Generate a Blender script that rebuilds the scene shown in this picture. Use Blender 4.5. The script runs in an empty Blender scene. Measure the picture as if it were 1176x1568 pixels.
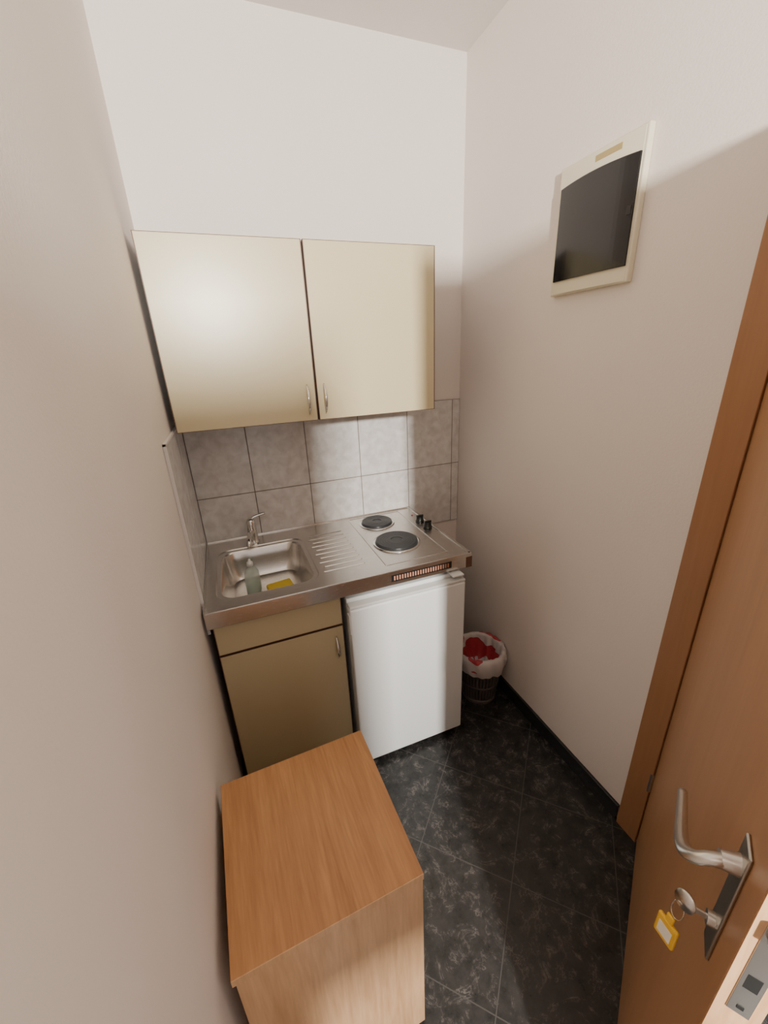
import bpy, bmesh, math, random
from mathutils import Vector, Matrix, noise
random.seed(4)
S = bpy.context.scene
COL = S.collection

# ------------------------------------------------------------------ helpers
def new_mat(name):
    m = bpy.data.materials.new(name); m.use_nodes = True
    nt = m.node_tree
    return m, nt, nt.nodes, nt.links, nt.nodes['Principled BSDF']

def simple(name, col, rough=0.5, metal=0.0, bump=0.0, bscale=80, **kw):
    m, nt, N, L, b = new_mat(name)
    b.inputs['Base Color'].default_value = (*col, 1)
    b.inputs['Roughness'].default_value = rough
    b.inputs['Metallic'].default_value = metal
    for k, v in kw.items():
        b.inputs[k.replace('_', ' ')].default_value = v
    tc = N.new('ShaderNodeTexCoord')
    nz = N.new('ShaderNodeTexNoise'); nz.inputs['Scale'].default_value = bscale
    nz.inputs['Detail'].default_value = 4
    L.new(tc.outputs['Object'], nz.inputs['Vector'])
    if bump > 0:
        bp = N.new('ShaderNodeBump'); bp.inputs['Strength'].default_value = bump
        bp.inputs['Distance'].default_value = 0.002
        L.new(nz.outputs['Fac'], bp.inputs['Height']); L.new(bp.outputs['Normal'], b.inputs['Normal'])
    else:
        mr = N.new('ShaderNodeMapRange')
        mr.inputs['To Min'].default_value = max(0, rough - 0.04); mr.inputs['To Max'].default_value = min(1, rough + 0.04)
        L.new(nz.outputs['Fac'], mr.inputs['Value']); L.new(mr.outputs['Result'], b.inputs['Roughness'])
    return m

def wood(name, c1, c2, scale, rough=0.4, streak=1.0):
    m, nt, N, L, b = new_mat(name)
    tc = N.new('ShaderNodeTexCoord'); mp = N.new('ShaderNodeMapping')
    mp.inputs['Scale'].default_value = scale
    L.new(tc.outputs['Object'], mp.inputs['Vector'])
    n1 = N.new('ShaderNodeTexNoise'); n1.inputs['Scale'].default_value = 3; n1.inputs['Detail'].default_value = 6
    n1.inputs['Roughness'].default_value = 0.65; n1.inputs['Distortion'].default_value = 0.6
    n2 = N.new('ShaderNodeTexNoise'); n2.inputs['Scale'].default_value = 14; n2.inputs['Detail'].default_value = 3
    L.new(mp.outputs['Vector'], n1.inputs['Vector']); L.new(mp.outputs['Vector'], n2.inputs['Vector'])
    mx = N.new('ShaderNodeMath'); mx.operation = 'MULTIPLY_ADD'
    L.new(n2.outputs['Fac'], mx.inputs[0]); mx.inputs[1].default_value = 0.45 * streak
    L.new(n1.outputs['Fac'], mx.inputs[2])
    cr = N.new('ShaderNodeValToRGB')
    cr.color_ramp.elements[0].position = 0.42; cr.color_ramp.elements[0].color = (*c2, 1)
    cr.color_ramp.elements[1].position = 0.95; cr.color_ramp.elements[1].color = (*c1, 1)
    L.new(mx.outputs[0], cr.inputs['Fac']); L.new(cr.outputs['Color'], b.inputs['Base Color'])
    b.inputs['Roughness'].default_value = rough
    return m

def finish(name, bm, mat, parent=None, smooth=False, bevel=0, segs=2):
    bmesh.ops.recalc_face_normals(bm, faces=bm.faces)
    me = bpy.data.meshes.new(name); bm.to_mesh(me); bm.free()
    if smooth:
        for p in me.polygons: p.use_smooth = True
    o = bpy.data.objects.new(name, me); COL.objects.link(o)
    if isinstance(mat, (list, tuple)):
        for m in mat: me.materials.append(m)
    else: me.materials.append(mat)
    if bevel:
        md = o.modifiers.new('bev', 'BEVEL'); md.width = bevel; md.segments = segs
        md.limit_method = 'ANGLE'; md.angle_limit = math.radians(40)
    if parent: o.parent = parent
    return o

def add_box(bm, x0, x1, y0, y1, z0, z1):
    vs = [bm.verts.new(p) for p in [(x0,y0,z0),(x1,y0,z0),(x1,y1,z0),(x0,y1,z0),(x0,y0,z1),(x1,y0,z1),(x1,y1,z1),(x0,y1,z1)]]
    for f in [(0,1,2,3),(4,5,6,7),(0,1,5,4),(1,2,6,5),(2,3,7,6),(3,0,4,7)]:
        bm.faces.new([vs[i] for i in f])

def box(name, x0, x1, y0, y1, z0, z1, mat, parent=None, bevel=0, segs=2):
    bm = bmesh.new(); add_box(bm, x0, x1, y0, y1, z0, z1)
    return finish(name, bm, mat, parent, bevel=bevel, segs=segs)

def boxes(name, lst, mat, parent=None, bevel=0):
    bm = bmesh.new()
    for b in lst: add_box(bm, *b)
    return finish(name, bm, mat, parent, bevel=bevel)

def empty(name, loc=(0,0,0), rz=0):
    e = bpy.data.objects.new(name, None); COL.objects.link(e)
    e.empty_display_size = 0.1; e.location = loc; e.rotation_euler = (0,0,rz)
    return e

def loft(name, loops, mat, parent=None, cap0=False, cap1=False, smooth=True):
    bm = bmesh.new()
    R = [[bm.verts.new(p) for p in l] for l in loops]
    n = len(R[0])
    for a, b in zip(R, R[1:]):
        for i in range(n):
            j = (i+1) % n
            bm.faces.new((a[i], a[j], b[j], b[i]))
    if cap0: bm.faces.new(R[0])
    if cap1: bm.faces.new(R[-1])
    return finish(name, bm, mat, parent, smooth=smooth)

def circ(c, r, n=32, axis=Vector((0,0,1)), sy=1.0):
    axis = Vector(axis).normalized()
    u = axis.orthogonal().normalized(); v = axis.cross(u)
    c = Vector(c)
    return [c + r*(math.cos(2*math.pi*i/n)*u + sy*math.sin(2*math.pi*i/n)*v) for i in range(n)]

def sweep(name, pts, rad, mat, parent=None, n=14, flat=1.0):
    pts = [Vector(p) for p in pts]
    if not isinstance(rad, (list, tuple)): rad = [rad]*len(pts)
    loops = []; u = None
    for i, p in enumerate(pts):
        t = (pts[min(i+1, len(pts)-1)] - pts[max(i-1, 0)]).normalized()
        if u is None: u = t.orthogonal().normalized()
        u = (u - t*u.dot(t)).normalized(); v = t.cross(u)
        loops.append([p + rad[i]*(math.cos(2*math.pi*k/n)*u + flat*math.sin(2*math.pi*k/n)*v) for k in range(n)])
    return loft(name, loops, mat, parent, True, True)

def spline(pts, k=8):
    pts = [Vector(p) for p in pts]; out = []
    P = [2*pts[0]-pts[1]] + pts + [2*pts[-1]-pts[-2]]
    for i in range(1, len(P)-2):
        for s in range(k):
            t = s/k
            a,b,c,d = P[i-1],P[i],P[i+1],P[i+2]
            out.append(0.5*((2*b)+(-a+c)*t+(2*a-5*b+4*c-d)*t*t+(-a+3*b-3*c+d)*t**3))
    out.append(pts[-1]); return out

def rrect(cx, cy, hx, hy, r, z, seg=6):
    out = []
    for (sx, sy, a0) in [(1,1,0),(-1,1,90),(-1,-1,180),(1,-1,270)]:
        for k in range(seg+1):
            a = math.radians(a0 + 90*k/seg)
            out.append(Vector((cx+sx*(hx-r)+r*math.cos(a), cy+sy*(hy-r)+r*math.sin(a), z)))
    return out

# ------------------------------------------------------------------ materials
def wall_mat(name, col):
    m, nt, N, L, b = new_mat(name)
    tc = N.new('ShaderNodeTexCoord')
    n1 = N.new('ShaderNodeTexNoise'); n1.inputs['Scale'].default_value = 170; n1.inputs['Detail'].default_value = 3
    n2 = N.new('ShaderNodeTexNoise'); n2.inputs['Scale'].default_value = 2.2; n2.inputs['Detail'].default_value = 3
    L.new(tc.outputs['Object'], n1.inputs['Vector']); L.new(tc.outputs['Object'], n2.inputs['Vector'])
    cr = N.new('ShaderNodeValToRGB')
    cr.color_ramp.elements[0].position = .3; cr.color_ramp.elements[0].color = (col[0]*.97, col[1]*.96, col[2]*.955, 1)
    cr.color_ramp.elements[1].position = .7; cr.color_ramp.elements[1].color = (*col, 1)
    L.new(n2.outputs['Fac'], cr.inputs['Fac']); L.new(cr.outputs['Color'], b.inputs['Base Color'])
    bp = N.new('ShaderNodeBump'); bp.inputs['Strength'].default_value = .22; bp.inputs['Distance'].default_value = .002
    L.new(n1.outputs['Fac'], bp.inputs['Height']); L.new(bp.outputs['Normal'], b.inputs['Normal'])
    b.inputs['Roughness'].default_value = .75
    return m
M_wall = wall_mat('wall_plaster', (.83, .765, .715))
M_ceil = wall_mat('ceiling_plaster', (.81, .775, .74))

def floor_mat():
    m, nt, N, L, b = new_mat('dark_marble_tiles')
    tc = N.new('ShaderNodeTexCoord')
    mp = N.new('ShaderNodeMapping'); mp.vector_type = 'TEXTURE'
    mp.inputs['Location'].default_value = (1.028, .844, 0)
    mp.inputs['Rotation'].default_value = (0, 0, math.radians(45))
    mp.inputs['Scale'].default_value = (.315, .315, .315)
    L.new(tc.outputs['Object'], mp.inputs['Vector'])
    br = N.new('ShaderNodeTexBrick'); br.offset = 0; br.squash = 1
    br.inputs['Scale'].default_value = 1; br.inputs['Brick Width'].default_value = 1; br.inputs['Row Height'].default_value = 1
    br.inputs['Mortar Size'].default_value = .005; br.inputs['Mortar Smooth'].default_value = .1
    L.new(mp.outputs['Vector'], br.inputs['Vector'])
    n1 = N.new('ShaderNodeTexNoise'); n1.inputs['Scale'].default_value = 9; n1.inputs['Detail'].default_value = 9
    n1.inputs['Roughness'].default_value = .72; n1.inputs['Distortion'].default_value = 1.1
    L.new(tc.outputs['Object'], n1.inputs['Vector'])
    s = N.new('ShaderNodeMath'); s.operation = 'SUBTRACT'; s.inputs[1].default_value = .5; L.new(n1.outputs['Fac'], s.inputs[0])
    a = N.new('ShaderNodeMath'); a.operation = 'ABSOLUTE'; L.new(s.outputs[0], a.inputs[0])
    vr = N.new('ShaderNodeMapRange'); vr.inputs['From Min'].default_value = 0; vr.inputs['From Max'].default_value = .022
    vr.inputs['To Min'].default_value = 1; vr.inputs['To Max'].default_value = 0; L.new(a.outputs[0], vr.inputs['Value'])
    n2 = N.new('ShaderNodeTexNoise'); n2.inputs['Scale'].default_value = 22; n2.inputs['Detail'].default_value = 7
    n2.inputs['Roughness'].default_value = .7
    L.new(tc.outputs['Object'], n2.inputs['Vector'])
    m2 = N.new('ShaderNodeMapRange'); m2.inputs['From Min'].default_value = .45; m2.inputs['From Max'].default_value = .74
    L.new(n2.outputs['Fac'], m2.inputs['Value'])
    mu = N.new('ShaderNodeMath'); mu.operation = 'MULTIPLY'; L.new(vr.outputs[0], mu.inputs[0]); L.new(m2.outputs[0], mu.inputs[1])
    base = N.new('ShaderNodeValToRGB')
    base.color_ramp.elements[0].position = .36; base.color_ramp.elements[0].color = (.013, .013, .013, 1)
    base.color_ramp.elements[1].position = .78; base.color_ramp.elements[1].color = (.045, .043, .041, 1)
    L.new(n2.outputs['Fac'], base.inputs['Fac'])
    x1 = N.new('ShaderNodeMix'); x1.data_type = 'RGBA'
    L.new(mu.outputs[0], x1.inputs['Factor']); L.new(base.outputs['Color'], x1.inputs['A']); x1.inputs['B'].default_value = (.22, .195, .18, 1)
    x2 = N.new('ShaderNodeMix'); x2.data_type = 'RGBA'
    L.new(br.outputs['Fac'], x2.inputs['Factor']); L.new(x1.outputs['Result'], x2.inputs['A']); x2.inputs['B'].default_value = (.07, .067, .064, 1)
    L.new(x2.outputs['Result'], b.inputs['Base Color'])
    b.inputs['Roughness'].default_value = .26
    bp = N.new('ShaderNodeBump'); bp.invert = True; bp.inputs['Strength'].default_value = .4; bp.inputs['Distance'].default_value = .002
    L.new(br.outputs['Fac'], bp.inputs['Height']); L.new(bp.outputs['Normal'], b.inputs['Normal'])
    return m
M_floor = floor_mat()

def tile_mat():
    m, nt, N, L, b = new_mat('grey_wall_tile')
    tc = N.new('ShaderNodeTexCoord')
    n = N.new('ShaderNodeTexNoise'); n.inputs['Scale'].default_value = 26; n.inputs['Detail'].default_value = 6; n.inputs['Distortion'].default_value = .4
    L.new(tc.outputs['Object'], n.inputs['Vector'])
    cr = N.new('ShaderNodeValToRGB'); e = cr.color_ramp.elements
    e[0].position = .33; e[0].color = (.60, .575, .55, 1); e[1].position = .68; e[1].color = (.76, .74, .72, 1)
    L.new(n.outputs['Fac'], cr.inputs['Fac']); L.new(cr.outputs['Color'], b.inputs['Base Color'])
    b.inputs['Roughness'].default_value = .2
    return m
M_tile = tile_mat()
M_grout = simple('grout', (.22, .19, .17), .9)
M_trimw = simple('tile_edge_trim', (.75, .72, .70), .4)
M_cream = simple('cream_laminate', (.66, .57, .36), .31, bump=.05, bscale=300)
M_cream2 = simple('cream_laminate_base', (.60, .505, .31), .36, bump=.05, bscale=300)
M_brown = simple('brown_edge', (.12, .06, .035), .5)
M_carc = simple('dark_carcass', (.12, .09, .07), .6)
M_chrome = simple('chrome', (.75, .74, .72), .15, 1)
M_satin = simple('satin_steel', (.62, .60, .57), .3, 1)
M_white = simple('white_enamel', (.82, .84, .84), .3)
M_fbody = simple('fridge_body_grey', (.66, .67, .66), .4)
M_black = simple('black_plastic', (.012, .012, .012), .35)
M_iron = simple('cast_iron_plate', (.035, .037, .04), .42, .3)
M_copper = simple('vent_copper', (.55, .25, .16), .5)
M_basew = simple('dark_baseboard_tile', (.022, .023, .025), .25)
def steel():
    m, nt, N, L, b = new_mat('brushed_stainless')
    tc = N.new('ShaderNodeTexCoord'); mp = N.new('ShaderNodeMapping'); mp.inputs['Scale'].default_value = (12, 500, 500)
    n = N.new('ShaderNodeTexNoise'); n.inputs['Scale'].default_value = 2; n.inputs['Detail'].default_value = 2
    L.new(tc.outputs['Object'], mp.inputs['Vector']); L.new(mp.outputs['Vector'], n.inputs['Vector'])
    mr = N.new('ShaderNodeMapRange'); mr.inputs['To Min'].default_value = .24; mr.inputs['To Max'].default_value = .29
    L.new(n.outputs['Fac'], mr.inputs['Value']); L.new(mr.outputs['Result'], b.inputs['Roughness'])
    b.inputs['Base Color'].default_value = (.69, .67, .64, 1); b.inputs['Metallic'].default_value = 1
    return m
M_steel = steel()
M_nwood = wood('nightstand_beech', (.62, .31, .125), (.38, .165, .058), (15, 1.0, 15), .35)
M_nwoodf = wood('nightstand_front_beech', (.76, .47, .26), (.52, .285, .135), (12, 12, .8), .4)
M_door = wood('door_beech', (.46, .245, .12), (.38, .195, .09), (5, 5, .5), .38, .6)
M_frame = wood('door_frame_beech', (.40, .205, .10), (.33, .16, .075), (8, 8, .5), .4, .6)

# ------------------------------------------------------------------ room shell
W, D, H = 1.29, 1.82, 2.727
YF = -0.62
box('floor', -.12, 3.0, YF-1.8, D+.12, -.10, 0, M_floor)
box('ceiling', -.12, W+.15, YF-.1, D+.12, H, H+.1, M_ceil)
box('wall_back', -.12, W+.15, D, D+.12, 0, H, M_wall)
box('wall_left', -.12, 0, YF, D, 0, H, M_wall)
boxes('wall_right', [(W, W+.15, .58, D, 0, H), (W, W+.15, YF, -.34, 0, H), (W, W+.15, -.34, .58, 2.08, H)], M_wall)
# unseen wall behind the camera, openings shaped to cast a standing person's shadow
boxes('wall_front_light_blocker', [(-.12, .03, YF-.1, YF, 0, H), (.03, .315, YF-.1, YF, 1.40, 1.97), (.03, .19, YF-.1, YF, 0, 1.40), (.03, W+.15, YF-.1, YF, 2.42, H), (1.2, W+.15, YF-.1, YF, 0, 2.42)], M_wall)
box('baseboard_right', W-.012, W, .635, D, 0, .072, M_basew, bevel=.002)
box('baseboard_back', .0, W-.012, D-.012, D, 0, .072, M_basew, bevel=.002)
box('baseboard_left', 0, .010, YF, D-.012, 0, .072, M_basew, bevel=.002)

# backsplash tiles
bt = empty('backsplash_tiles')
bm = bmesh.new(); g = .0018
xs = [0.008, .247, .497, .747, .997, 1.247, 1.29]
zs = [.78, 1.105, 1.43]
for a, b_ in zip(xs, xs[1:]):
    for c, d in zip(zs, zs[1:]):
        add_box(bm, a+g, b_-g, D-.008, D-.0005, c+g, d-g)
finish('tiles_back', bm, M_tile, bt, bevel=.001, segs=1)
bm = bmesh.new()
for a, b_ in zip([1.30, 1.57], [1.57, 1.812]):
    for c, d in zip(zs, zs[1:]):
        add_box(bm, .0005, .008, a+g, b_-g, c+g, d-g)
finish('tiles_side', bm, M_tile, bt, bevel=.001, segs=1)
boxes('grout_backing', [(.003, W-.0005, D-.0065, D-.0003, .78, 1.43), (.0003, .0065, 1.30, 1.81, .78, 1.43)], M_grout, bt)
boxes('edge_trim', [(.0003, .010, 1.292, 1.30, .78, 1.438), (.0003, .010, 1.292, 1.812, 1.43, 1.438)], M_trimw, bt, bevel=.001)

# ------------------------------------------------------------------ handles
def bow_handle(name, x, y, z0, z1, parent):
    pts, rad = [], []
    n = 18
    for i in range(n+1):
        t = i/n
        pts.append((x, y - .002 - .026*math.sin(math.pi*t)**.8, z0 + (z1-z0)*t))
        rad.append(.0035 + .0050*math.sin(math.pi*t))
    sweep(name, pts, rad, M_chrome, parent, n=12, flat=.7)

# ------------------------------------------------------------------ wall cabinet
wc = empty('wall_cabinet')
x0, x1, yf, z0, z1 = .020, .996, 1.53, 1.432, 2.012
xm = .508
boxes('carcass', [(x0+.004, x0+.020, yf+.02, D-.001, z0+.002, z1-.002), (x1-.020, x1-.004, yf+.02, D-.001, z0+.002, z1-.002),
                  (x0+.02, x1-.02, yf+.02, D-.001, z0+.002, z0+.018), (x0+.02, x1-.02, yf+.02, D-.001, z1-.018, z1-.002),
                  (x0+.02, x1-.02, D-.006, D-.001, z0+.018, z1-.018), (xm-.008, xm+.008, yf+.02, D-.006, z0+.018, z1-.018)], M_carc, wc)
for nm, a, b_ in (('door_panel_a', x0, xm-.003), ('door_panel_b', xm+.003, x1)):
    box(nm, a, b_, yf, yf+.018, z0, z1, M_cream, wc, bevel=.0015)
    e = .0022
    boxes(nm+'_edging', [(a-.0006, a+e, yf-.0006, yf+.0185, z0-.0006, z1+.0006), (b_-e, b_+.0006, yf-.0006, yf+.0185, z0-.0006, z1+.0006),
                          (a+e, b_-e, yf-.0006, yf+.0185, z0-.0006, z0+e*.4), (a+e, b_-e, yf-.0006, yf+.0185, z1-e*.4, z1+.0006)], M_brown, wc)
bow_handle('handle_a', xm-.033, yf, 1.455, 1.56, wc)
bow_handle('handle_b', xm+.030, yf, 1.455, 1.56, wc)

# ------------------------------------------------------------------ base cabinet
bc = empty('base_cabinet')
bx0, bx1, by = .024, .462, 1.252
boxes('carcass', [(bx0+.002, bx0+.018, by+.02, D-.015, .0, .838), (bx1-.018, bx1-.002, by+.02, D-.015, .0, .838),
                  (bx0+.018, bx1-.018, by+.02, D-.015, .09, .106), (bx0+.018, bx1-.018, by+.06, by+.075, 0, .09),
                  (bx0+.018, bx1-.018, D-.021, D-.015, .106, .838)], M_carc, bc)
for nm, a, b_ in (('drawer_front', .712, .834), ('door_front', .095, .706)):
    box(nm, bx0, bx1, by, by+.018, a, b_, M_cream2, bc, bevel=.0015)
    e = .002
    boxes(nm+'_edging', [(bx0-.0005, bx0+e, by-.0005, by+.018, a, b_), (bx1-e, bx1+.0005, by-.0005, by+.018, a, b_),
                          (bx0+e, bx1-e, by-.0005, by+.018, a-.0005, a+e), (bx0+e, bx1-e, by-.0005, by+.018, b_-e, b_+.0005)], M_brown, bc)
bow_handle('handle', bx1-.030, by, .565, .665, bc)

# ------------------------------------------------------------------ steel worktop with sink
wt = empty('stainless_worktop')
cx0, cx1, cyf, cyb, cz = .012, 1.0, 1.225, 1.811, .90
xs_ = .425
sx, sy, hx, hy = .228, 1.49, .160, .185
sd = .128
loops = [rrect((cx0+xs_)/2, (cyf+cyb)/2, (xs_-cx0)/2, (cyb-cyf)/2, .0005, cz),
         rrect(sx, sy, hx+.022, hy+.022, .06, cz),
         rrect(sx, sy, hx+.018, hy+.018, .058, cz-.004),
         rrect(sx, sy, hx+.004, hy+.004, .055, cz-.005),
         rrect(sx, sy, hx, hy, .055, cz-.010),
         rrect(sx, sy, hx-.006, hy-.006, .055, cz-.05),
         rrect(sx, sy, hx-.014, hy-.014, .055, cz-sd+.025),
         rrect(sx, sy, hx-.028, hy-.028, .05, cz-sd+.005),
         rrect(sx, sy, hx-.06, hy-.06, .04, cz-sd),
         rrect(sx, sy, .03, .03, .028, cz-sd-.002)]
o = loft('sink_basin', loops, M_steel, wt, cap1=True)
md = o.modifiers.new('es', 'EDGE_SPLIT'); md.split_angle = math.radians(35)
zb = cz-sd
loft('drain', [circ((sx, sy, zb-.001), .030), circ((sx, sy, zb+.001), .027), circ((sx, sy, zb-.001), .018), circ((sx, sy, zb-.001), .002)], M_chrome, wt, cap1=True)
boxes('deck', [(xs_, cx1, cyf, cyb, cz-.004, cz)], M_steel, wt)
boxes('fascia', [(cx0, cx1, cyf-.002, cyf+.002, cz-.058, cz+.0015), (cx1-.002, cx1+.002, cyf, cyb, cz-.058, cz+.0015), (cx0-.003, cx0+.001, cyf, cyb, cz-.058, cz+.006),
                 (cx0, cx1, cyb-.004, cyb, cz-.02, cz+.006), (cx0, cx1, cyf-.002, cyf+.012, cz+.0, cz+.0035), (cx1-.012, cx1+.002, cyf, cyb, cz+.0, cz+.0035)], M_steel, wt, bevel=.0015)
box('underframe', .47, .985, 1.26, 1.80, .845, .893, M_carc, wt)
bm = bmesh.new()
for i in range(10):
    yy = 1.335 + i*.038
    l0, l1 = .432+.012*(i % 2), .585
    N_ = 10; r = .006
    ring = []
    for k in range(N_+1):
        a = -math.pi/2 + math.pi*k/N_; ring.append((l1 + r*math.cos(a), yy + r*math.sin(a)))
    for k in range(N_+1):
        a = math.pi/2 + math.pi*k/N_; ring.append((l0 + r*math.cos(a), yy + r*math.sin(a)))
    lo = [bm.verts.new((p[0], p[1], cz)) for p in ring]
    mxx, myy = (l0+l1)/2, yy
    hi = [bm.verts.new((mxx+(p[0]-mxx)*.98, myy+(p[1]-myy)*.45, cz+.0026)) for p in ring]
    n = len(lo)
    for k in range(n):
        bm.faces.new((lo[k], lo[(k+1) % n], hi[(k+1) % n], hi[k]))
    bm.faces.new(hi)
finish('drainer_ribs', bm, M_steel, wt)
def frame_lines(nm, a, b_, c, d, w=.006, h=.0022):
    boxes(nm, [(a, b_, c, c+w, cz, cz+h), (a, b_, d-w, d, cz, cz+h), (a, a+w, c+w, d-w, cz, cz+h), (b_-w, b_, c+w, d-w, cz, cz+h)], M_steel, wt, bevel=.001)
frame_lines('hob_border', .655, .925, 1.275, 1.79)
bm = bmesh.new()
for i in range(22):
    xx = .665 + i*.0108
    add_box(bm, xx, xx+.0055, cyf-.0035, cyf-.0018, cz-.038, cz-.020)
finish('front_vents', bm, M_copper, wt)
box('vent_recess', .655, .91, cyf-.0027, cyf-.0019, cz-.043, cz-.015, M_black, wt)
box('end_block', .975, 1.004, cyf-.003, cyf+.03, cz-.060, cz-.012, M_brown, wt, bevel=.002)

# hob
hob = empty('electric_hob')
def plate(nm, x, y, r):
    z = cz+.0005
    loft(nm+'_ring', [circ((x,y,z), r+.012, 48), circ((x,y,z+.004), r+.010, 48), circ((x,y,z+.005), r+.002, 48), circ((x,y,z+.003), r, 48)], M_chrome, hob)
    ls = [circ((x,y,z+.002), r, 48), circ((x,y,z+.012), r-.001, 48), circ((x,y,z+.014), r-.004, 48)]
    for k in range(1, 5):
        rr = r-.004 - (r*.60)*k/5
        ls += [circ((x,y,z+.014), rr+.002, 48), circ((x,y,z+.0132), rr+.001, 48), circ((x,y,z+.0132), rr-.0, 48), circ((x,y,z+.014), rr-.001, 48)]
    ls += [circ((x,y,z+.014), r*.30, 48), circ((x,y,z+.0115), r*.27, 48), circ((x,y,z+.0115), .003, 48)]
    o = loft(nm, ls, M_iron, hob, cap1=True)
    o.modifiers.new('es', 'EDGE_SPLIT').split_angle = math.radians(30)
plate('hotplate_small', .770, 1.685, .0725)
plate('hotplate_large', .773, 1.450, .090)
for i, yy in enumerate((1.612, 1.530)):
    p = (.962, yy, cz+.0005)
    o = loft('knob_%d' % (i+1), [circ(p, .021), circ((p[0], p[1], cz+.006), .021), circ((p[0], p[1], cz+.010), .018), circ((p[0], p[1], cz+.026), .016), circ((p[0], p[1], cz+.028), .013)], M_black, hob, cap0=True, cap1=True)
    o.modifiers.new('es', 'EDGE_SPLIT').split_angle = math.radians(35)
    box('knob_grip_%d' % (i+1), .944, .980, yy-.004, yy+.004, cz+.024, cz+.034, M_black, hob, bevel=.0015)
loft('indicator_lamp', [circ((.962, 1.70, cz+.0005), .005, 16), circ((.962, 1.70, cz+.003), .004, 16)], simple('red_lamp', (.4, .03, .02), .3), hob, cap1=True)

# faucet
fa = empty('sink_faucet')
fx, fy = .205, 1.742
def cyl(nm, p0, p1, r0, r1, mat, par, n=24):
    ax = Vector(p1)-Vector(p0)
    o = loft(nm, [circ(p0, r0, n, ax), circ(p1, r1, n, ax)], mat, par, True, True)
    o.modifiers.new('es', 'EDGE_SPLIT').split_angle = math.radians(40); return o
cyl('base_ring', (fx, fy, cz+.0005), (fx, fy, cz+.010), .027, .025, M_chrome, fa)
cyl('body', (fx, fy, cz+.010), (fx, fy, cz+.085), .021, .020, M_chrome, fa)
loft('cap', [circ((fx,fy,cz+.085), .020), circ((fx,fy,cz+.098), .019), circ((fx,fy,cz+.108), .013), circ((fx,fy,cz+.111), .004)], M_chrome, fa, cap1=True)
sweep('lever', spline([(fx, fy, cz+.105), (fx+.02, fy+.002, cz+.116), (fx+.065, fy+.008, cz+.122)]), .006, M_chrome, fa, flat=.6)
sweep('spout', spline([(fx, fy-.015, cz+.050), (fx-.008, fy-.06, cz+.066), (fx-.018, fy-.12, cz+.066), (fx-.022, fy-.145, cz+.054), (fx-.022, fy-.148, cz+.038)]), .0095, M_chrome, fa)

# things in the sink
M_sponge = simple('yellow_sponge', (.75, .55, .05), .9, bump=.8, bscale=200)
sp = box('yellow_sponge', -.05, .05, -.030, .030, 0, .024, M_sponge, bevel=.006)
sp.location = (sx+.045, sy+.005, zb+.003); sp.rotation_euler = (0, 0, .15)
mg = simple('clear_bottle_plastic', (.62, .72, .66), .12); mg.node_tree.nodes['Principled BSDF'].inputs['Alpha'].default_value = .55
ml = simple('dish_soap_liquid', (.30, .48, .33), .2)
bo = empty('dish_soap_bottle', (sx-.055, sy+.03, zb+.002)); bo.rotation_euler = (.0, .0, .5)
def oval(z, a, b_): return [Vector((a*math.cos(2*math.pi*i/28), b_*math.sin(2*math.pi*i/28), z)) for i in range(28)]
loft('bottle_shell', [oval(0,.028,.017), oval(.004,.032,.020), oval(.05,.033,.021), oval(.09,.030,.019), oval(.108,.020,.015), oval(.116,.010,.010), oval(.124,.010,.010)], mg, bo, True, True)
loft('soap', [oval(.003,.029,.017), oval(.04,.030,.018)], ml, bo, True, True)
loft('bottle_cap', [oval(.122,.0125,.0125), oval(.137,.0115,.0115), oval(.140,.006,.006), oval(.150,.004,.004)], simple('white_cap', (.8,.8,.78), .4), bo, True, True)

# ------------------------------------------------------------------ mini fridge
fr = empty('mini_fridge')
fx0, fx1, fyf = .478, .957, 1.190
box('cabinet_body', fx0+.002, fx1-.002, fyf+.052, 1.72, .025, .818, M_fbody, fr, bevel=.004)
box('top_panel', fx0, fx1, fyf+.040, 1.73, .806, .826, M_white, fr, bevel=.004)
box('door_panel', fx0, fx1, fyf, fyf+.040, .030, .800, M_white, fr, bevel=.008, segs=4)
box('door_seal', fx0+.006, fx1-.006, fyf+.040, fyf+.052, .035, .80, simple('grey_seal', (.25,.25,.25), .7), fr)
box('door_top_cap', fx0+.001, fx1-.001, fyf+.001, fyf+.038, .801, .812, M_fbody, fr, bevel=.003)
box('top_hinge', fx1-.055, fx1-.006, fyf+.004, fyf+.06, .826, .834, M_white, fr, bevel=.003)
box('door_grip', fx0-.003, fx0+.006, fyf+.008, fyf+.034, .690, .775, M_fbody, fr, bevel=.003)
boxes('feet', [(fx0+.03, fx0+.06, fyf+.06, fyf+.09, 0, .026), (fx1-.06, fx1-.03, fyf+.06, fyf+.09, 0, .026), (fx0+.03, fx0+.06, 1.64, 1.67, 0, .026), (fx1-.06, fx1-.03, 1.64, 1.67, 0, .026)], M_black, fr)

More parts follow.
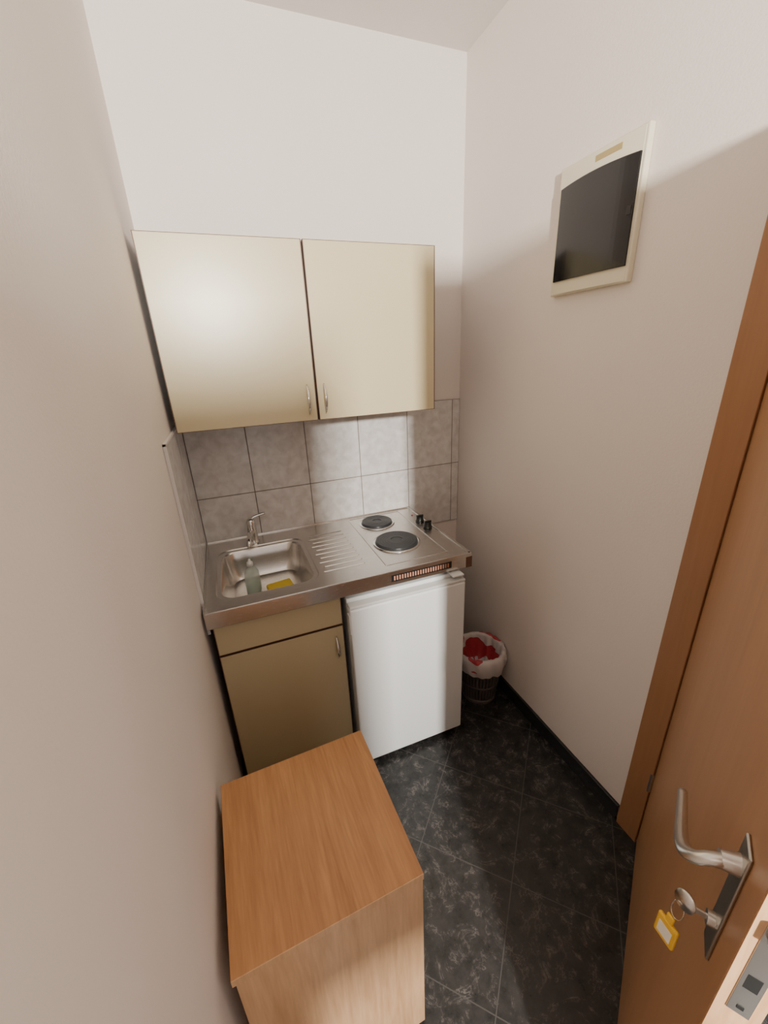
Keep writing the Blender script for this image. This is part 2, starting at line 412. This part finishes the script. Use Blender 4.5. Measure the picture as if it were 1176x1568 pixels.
# ------------------------------------------------------------------ trash bin
tb = empty('trash_bin')
cx, cy = 1.163, 1.355
M_bin = simple('grey_brown_plastic', (.09, .075, .07), .45)
hb, rb, rt = .275, .084, .108
bm = bmesh.new(); n = 36
for i in range(n):
    a = 2*math.pi*i/n; da = math.pi/n*.72
    q = []
    for z, r in ((.02, rb), (hb-.02, rt-.002)):
        for s_ in (-1, 1):
            for dr in (0, -.003):
                aa = a+s_*da
                q.append(bm.verts.new((cx+(r+dr)*math.cos(aa), cy+(r+dr)*math.sin(aa), z)))
    a0, a1, a2, a3, b0, b1, b2, b3 = q
    for f in [(a0,a2,b2,b0), (a1,a3,b3,b1), (a0,a1,b1,b0), (a2,a3,b3,b2)]: bm.faces.new(f)
finish('basket_slats', bm, M_bin, tb)
def band(nm, z0, z1, r0, r1):
    loft(nm, [circ((cx,cy,z0), r0, 48), circ((cx,cy,z1), r1, 48), circ((cx,cy,z1), r1-.005, 48), circ((cx,cy,z0), r0-.005, 48), circ((cx,cy,z0), r0, 48)], M_bin, tb)
band('base_band', 0, .024, rb, rb+.003); band('mid_band', .10, .108, rb+.010, rb+.011); band('mid_band_2', .18, .188, rb+.018, rb+.019); band('rim_band', hb-.02, hb, rt, rt+.002)
loft('basket_bottom', [circ((cx,cy,.004), rb-.003, 48), circ((cx,cy,.006), .01, 48)], M_bin, tb, cap1=True)
mb, nt, N, L, b = new_mat('bag_white_red')
tc = N.new('ShaderNodeTexCoord'); mpb = N.new('ShaderNodeMapping'); mpb.inputs['Scale'].default_value = (1, 1, 2.2); mpb.inputs['Rotation'].default_value = (.25, .15, 0)
nz = N.new('ShaderNodeTexNoise'); nz.inputs['Scale'].default_value = 6; nz.inputs['Detail'].default_value = 1; nz.inputs['Distortion'].default_value = .4
L.new(tc.outputs['Object'], mpb.inputs['Vector']); L.new(mpb.outputs['Vector'], nz.inputs['Vector'])
cr = N.new('ShaderNodeValToRGB'); cr.color_ramp.interpolation = 'CONSTANT'
cr.color_ramp.elements[0].color = (.60, .55, .54, 1); cr.color_ramp.elements[1].position = .58; cr.color_ramp.elements[1].color = (.45, .04, .06, 1)
L.new(nz.outputs['Fac'], cr.inputs['Fac']); L.new(cr.outputs['Color'], b.inputs['Base Color']); b.inputs['Roughness'].default_value = .35
prof = [(.110, .195), (.116, .215), (.120, .245), (.120, .272), (.117, .288), (.107, .292), (.098, .276), (.094, .24), (.088, .20), (.07, .17), (.04, .15), (.01, .145)]
loops = []
nn = 96
for k, (r, z) in enumerate(prof):
    lp = []
    for i in range(nn):
        a = 2*math.pi*i/nn
        w = .0055*math.sin(a*9+k*.7)+.004*math.sin(a*17+k)+.010*noise.noise(Vector((math.cos(a)*4, math.sin(a)*4, z*30)))
        zz = z + (.030*noise.noise(Vector((math.cos(a)*2.5, math.sin(a)*2.5, 3.3))) if k < 2 else .008*noise.noise(Vector((math.cos(a)*5, math.sin(a)*5, z*12)))) + (.012*noise.noise(Vector((r*40*math.cos(a), r*40*math.sin(a), 1))) if k > 6 else 0)
        rr = max(r + w*(1 if k > 6 else .5) + (.003 if k <= 3 else 0), .004)
        x = min(cx+rr*math.cos(a), W-.004)
        lp.append(Vector((x, cy+rr*math.sin(a), zz)))
    loops.append(lp)
loft('plastic_bag', loops, mb, tb, cap1=True)

# ------------------------------------------------------------------ breaker panel (right wall)
bp_ = empty('breaker_panel')
M_panel = simple('ivory_plastic', (.74, .69, .53), .35)
M_smoke = simple('smoked_cover', (.006, .007, .008), .14)
Y0, Y1, Z0, Z1 = .930, 1.222, 1.806, 2.154
box('back_box', W-.020, W-.0005, Y0, Y1, Z0, Z1, M_panel, bp_, bevel=.003)
def bulge_plate(nm, y0, y1, zlo, zhi, base, amp, thick, mat, arc=0.0, ny=20):
    bm = bmesh.new(); f = []; bk = []
    yc, hw = (Y0+Y1)/2, (Y1-Y0)/2
    nz_ = 12
    for i in range(ny+1):
        y = y0 + (y1-y0)*i/ny; u = (y-yc)/hw
        v = (y-(y0+y1)/2)/((y1-y0)/2)
        top = zhi - arc*v*v
        d = base + amp*(1-u*u)
        f.append([bm.verts.new((W-d, y, zlo+(top-zlo)*j/nz_)) for j in range(nz_+1)])
        bk.append([bm.verts.new((W-d+thick, y, zlo+(top-zlo)*j/nz_)) for j in range(nz_+1)])
    for i in range(ny):
        for j in range(nz_):
            bm.faces.new((f[i][j], f[i+1][j], f[i+1][j+1], f[i][j+1]))
            bm.faces.new((bk[i][j], bk[i][j+1], bk[i+1][j+1], bk[i+1][j]))
        for j in (0, nz_):
            bm.faces.new((f[i][j], f[i+1][j], bk[i+1][j], bk[i][j]))
    for i in (0, ny):
        for j in range(nz_):
            bm.faces.new((f[i][j], f[i][j+1], bk[i][j+1], bk[i][j]))
    return finish(nm, bm, mat, bp_, bevel=.0015)
bulge_plate('front_cover', Y0+.008, Y1-.003, Z0+.003, Z1-.004, .020, .007, .012, M_panel)
bulge_plate('smoked_door', Y0+.010, Y1-.014, Z0+.040, Z1-.050, .025, .009, .006, M_smoke, arc=.006)
bulge_plate('maker_label', 1.00, 1.085, Z1-.031, Z1-.016, .0206, .007, .002, simple('brass_label', (.40, .31, .13), .4))
bulge_plate('cover_grip', Y0+.014, Y0+.026, 1.965, 1.985, .0265, .009, .004, M_black)

# ------------------------------------------------------------------ nightstand
ns = empty('nightstand', (.209, .642, 0), math.radians(2.0))
nh = .645
box('top_board', -.190, .190, -.189, .190, nh-.018, nh, M_nwood, ns, bevel=.0012)
box('top_edge_band', -.1895, .1895, -.1905, -.1888, nh-.0178, nh-.0005, M_nwoodf, ns)
boxes('carcass', [(-.184, -.166, -.170, .186, 0, nh-.018), (.168, .186, -.170, .186, 0, nh-.018), (-.166, .168, .176, .184, .03, nh-.018), (-.166, .168, -.170, .176, .05, .066)], M_nwoodf, ns)
box('front_panel', -.184, .1885, -.1885, -.1705, .012, nh-.0185, M_nwoodf, ns, bevel=.0008)

# ------------------------------------------------------------------ door frame + leaf
boxes('trim_1', [(W-.014, W+.002, .552, .628, 0, 2.13), (W-.014, W+.002, -.392, -.316, 0, 2.13), (W-.014, W+.002, -.316, .552, 2.055, 2.13),
                 (W+.002, W+.152, .562, .582, 0, 2.075), (W+.002, W+.152, -.342, -.322, 0, 2.075), (W+.002, W+.152, -.322, .562, 2.06, 2.08),
                 (W+.05, W+.15, .550, .562, 0, 2.06)], M_frame, bevel=.002)
ang = math.atan2(-.556, -.831)
dr = empty('door_1', (1.287, .553, 0), ang)
box('leaf', 0.0, .835, 0.0, .040, .008, 2.045, M_door, dr, bevel=.0015)
box('leaf_edge_band', .8348, .8356, .001, .039, .01, 2.043, M_nwoodf, dr)
for z in (.30, 1.8):
    cyl('hinge_%d' % int(z*10), (.002, -.006, z-.04), (.002, -.006, z+.04), .007, .007, M_satin, dr, 16)
tH = .775
M_plate = simple('aged_steel_plate', (.42, .38, .33), .3, 1)
for sgn, yy in ((-1, 0.0), (1, .040)):
    t_ = 'in' if sgn < 0 else 'out'
    box('escutcheon_'+t_, tH-.017, tH+.017, min(yy, yy+sgn*.004), max(yy, yy+sgn*.004), .925, 1.125, M_plate, dr, bevel=.0018)
    cyl('handle_neck_'+t_, (tH, yy, 1.09), (tH+.004, yy+sgn*.022, 1.09), .013, .010, M_satin, dr)
    s = sgn
    pts = spline([(tH+.001, yy+s*.010, 1.090), (tH+.008, yy+s*.030, 1.087), (tH+.009, yy+s*.042, 1.079), (tH-.004, yy+s*.050, 1.065), (tH-.032, yy+s*.051, 1.050), (tH-.085, yy+s*.047, 1.028), (tH-.134, yy+s*.044, 1.014)])
    rr = [.0102 - .0038*i/len(pts) for i in range(len(pts))]
    sweep('lever_'+t_, pts, rr, M_satin, dr, flat=.8)
cyl('lock_cylinder', (tH, -.003, .978), (tH, -.012, .978), .009, .009, M_satin, dr)
box('key_blade', tH-.001, tH+.001, -.028, -.010, .974, .982, M_satin, dr)
loft('key_bow', [circ((tH+.0, -.034, .984), .0125, 24, (.8,-.6,.3)), circ((tH+.0015, -.035, .9844), .0125, 24, (.8,-.6,.3))], M_satin, dr, True, True)
ring = [(tH+.001+.004*math.sin(a), -.038+.010*math.sin(a)*.6, .960+.018*math.cos(a)) for a in [2*math.pi*k/24 for k in range(25)]]
sweep('key_ring', ring, .0009, M_chrome, dr, n=8)
M_tag = simple('yellow_tag', (.85, .50, .02), .3)
tg = bpy.data.objects.new('key_tag', None); COL.objects.link(tg); tg.parent = dr
tg.location = (tH+.002, -.042, .911); tg.rotation_euler = (0, 0, math.radians(50))
box('tag_body', -.014, .014, -.003, .003, -.020, .020, M_tag, tg, bevel=.0028, segs=3)
box('tag_tab', -.005, .005, -.002, .002, .019, .033, M_tag, tg, bevel=.0015)
box('tag_paper', -.009, .009, -.0036, -.0028, -.012, .010, simple('tag_paper', (.88, .85, .75), .6), tg)
box('lock_faceplate', .8345, .8368, .010, .030, .945, 1.17, M_satin, dr, bevel=.0006)
boxes('latch_bolts', [(.8368, .846, .013, .027, 1.085, 1.115)], M_satin, dr, bevel=.002)
boxes('plate_screws', [(.8366, .8374, .017, .023, .955, .961), (.8366, .8374, .017, .023, 1.152, 1.158), (.8355, .8371, .014, .026, .995, 1.02)], M_black, dr)

# ------------------------------------------------------------------ camera
cd = bpy.data.cameras.new('camera'); cam = bpy.data.objects.new('camera', cd); COL.objects.link(cam)
r = Vector((.9309, -.3625, -.0435)).normalized()
f = Vector((.3240, .875, -.3604)); f = (f - r*f.dot(r)).normalized()
u = r.cross(f).normalized()
R = Matrix((r, u, -f)).transposed().to_4x4()
cam.matrix_world = Matrix.Translation((.185, 0, 1.645)) @ R
cd.sensor_fit = 'VERTICAL'; cd.sensor_height = 36; cd.sensor_width = 27; cd.lens = 630/1600*36
cd.clip_start = .01
S.camera = cam

# ------------------------------------------------------------------ light
def area(name, loc, target, sx_, sy_, power, col):
    ld = bpy.data.lights.new(name, 'AREA'); ld.shape = 'RECTANGLE'; ld.size = sx_; ld.size_y = sy_
    ld.energy = power; ld.color = col
    o = bpy.data.objects.new(name, ld); COL.objects.link(o); o.location = loc
    o.rotation_euler = (Vector(target)-Vector(loc)).to_track_quat('-Z', 'Y').to_euler()
    return o
area('daylight_beam', (.22, -1.5, 2.1), (.5, 1.8, 1.15), .07, .15, 158, (1, .95, .87))
w = bpy.data.worlds.new('world'); S.world = w; w.use_nodes = True
w.node_tree.nodes['Background'].inputs['Color'].default_value = (1, .955, .92, 1)
w.node_tree.nodes['Background'].inputs['Strength'].default_value = 1.05
print('done')
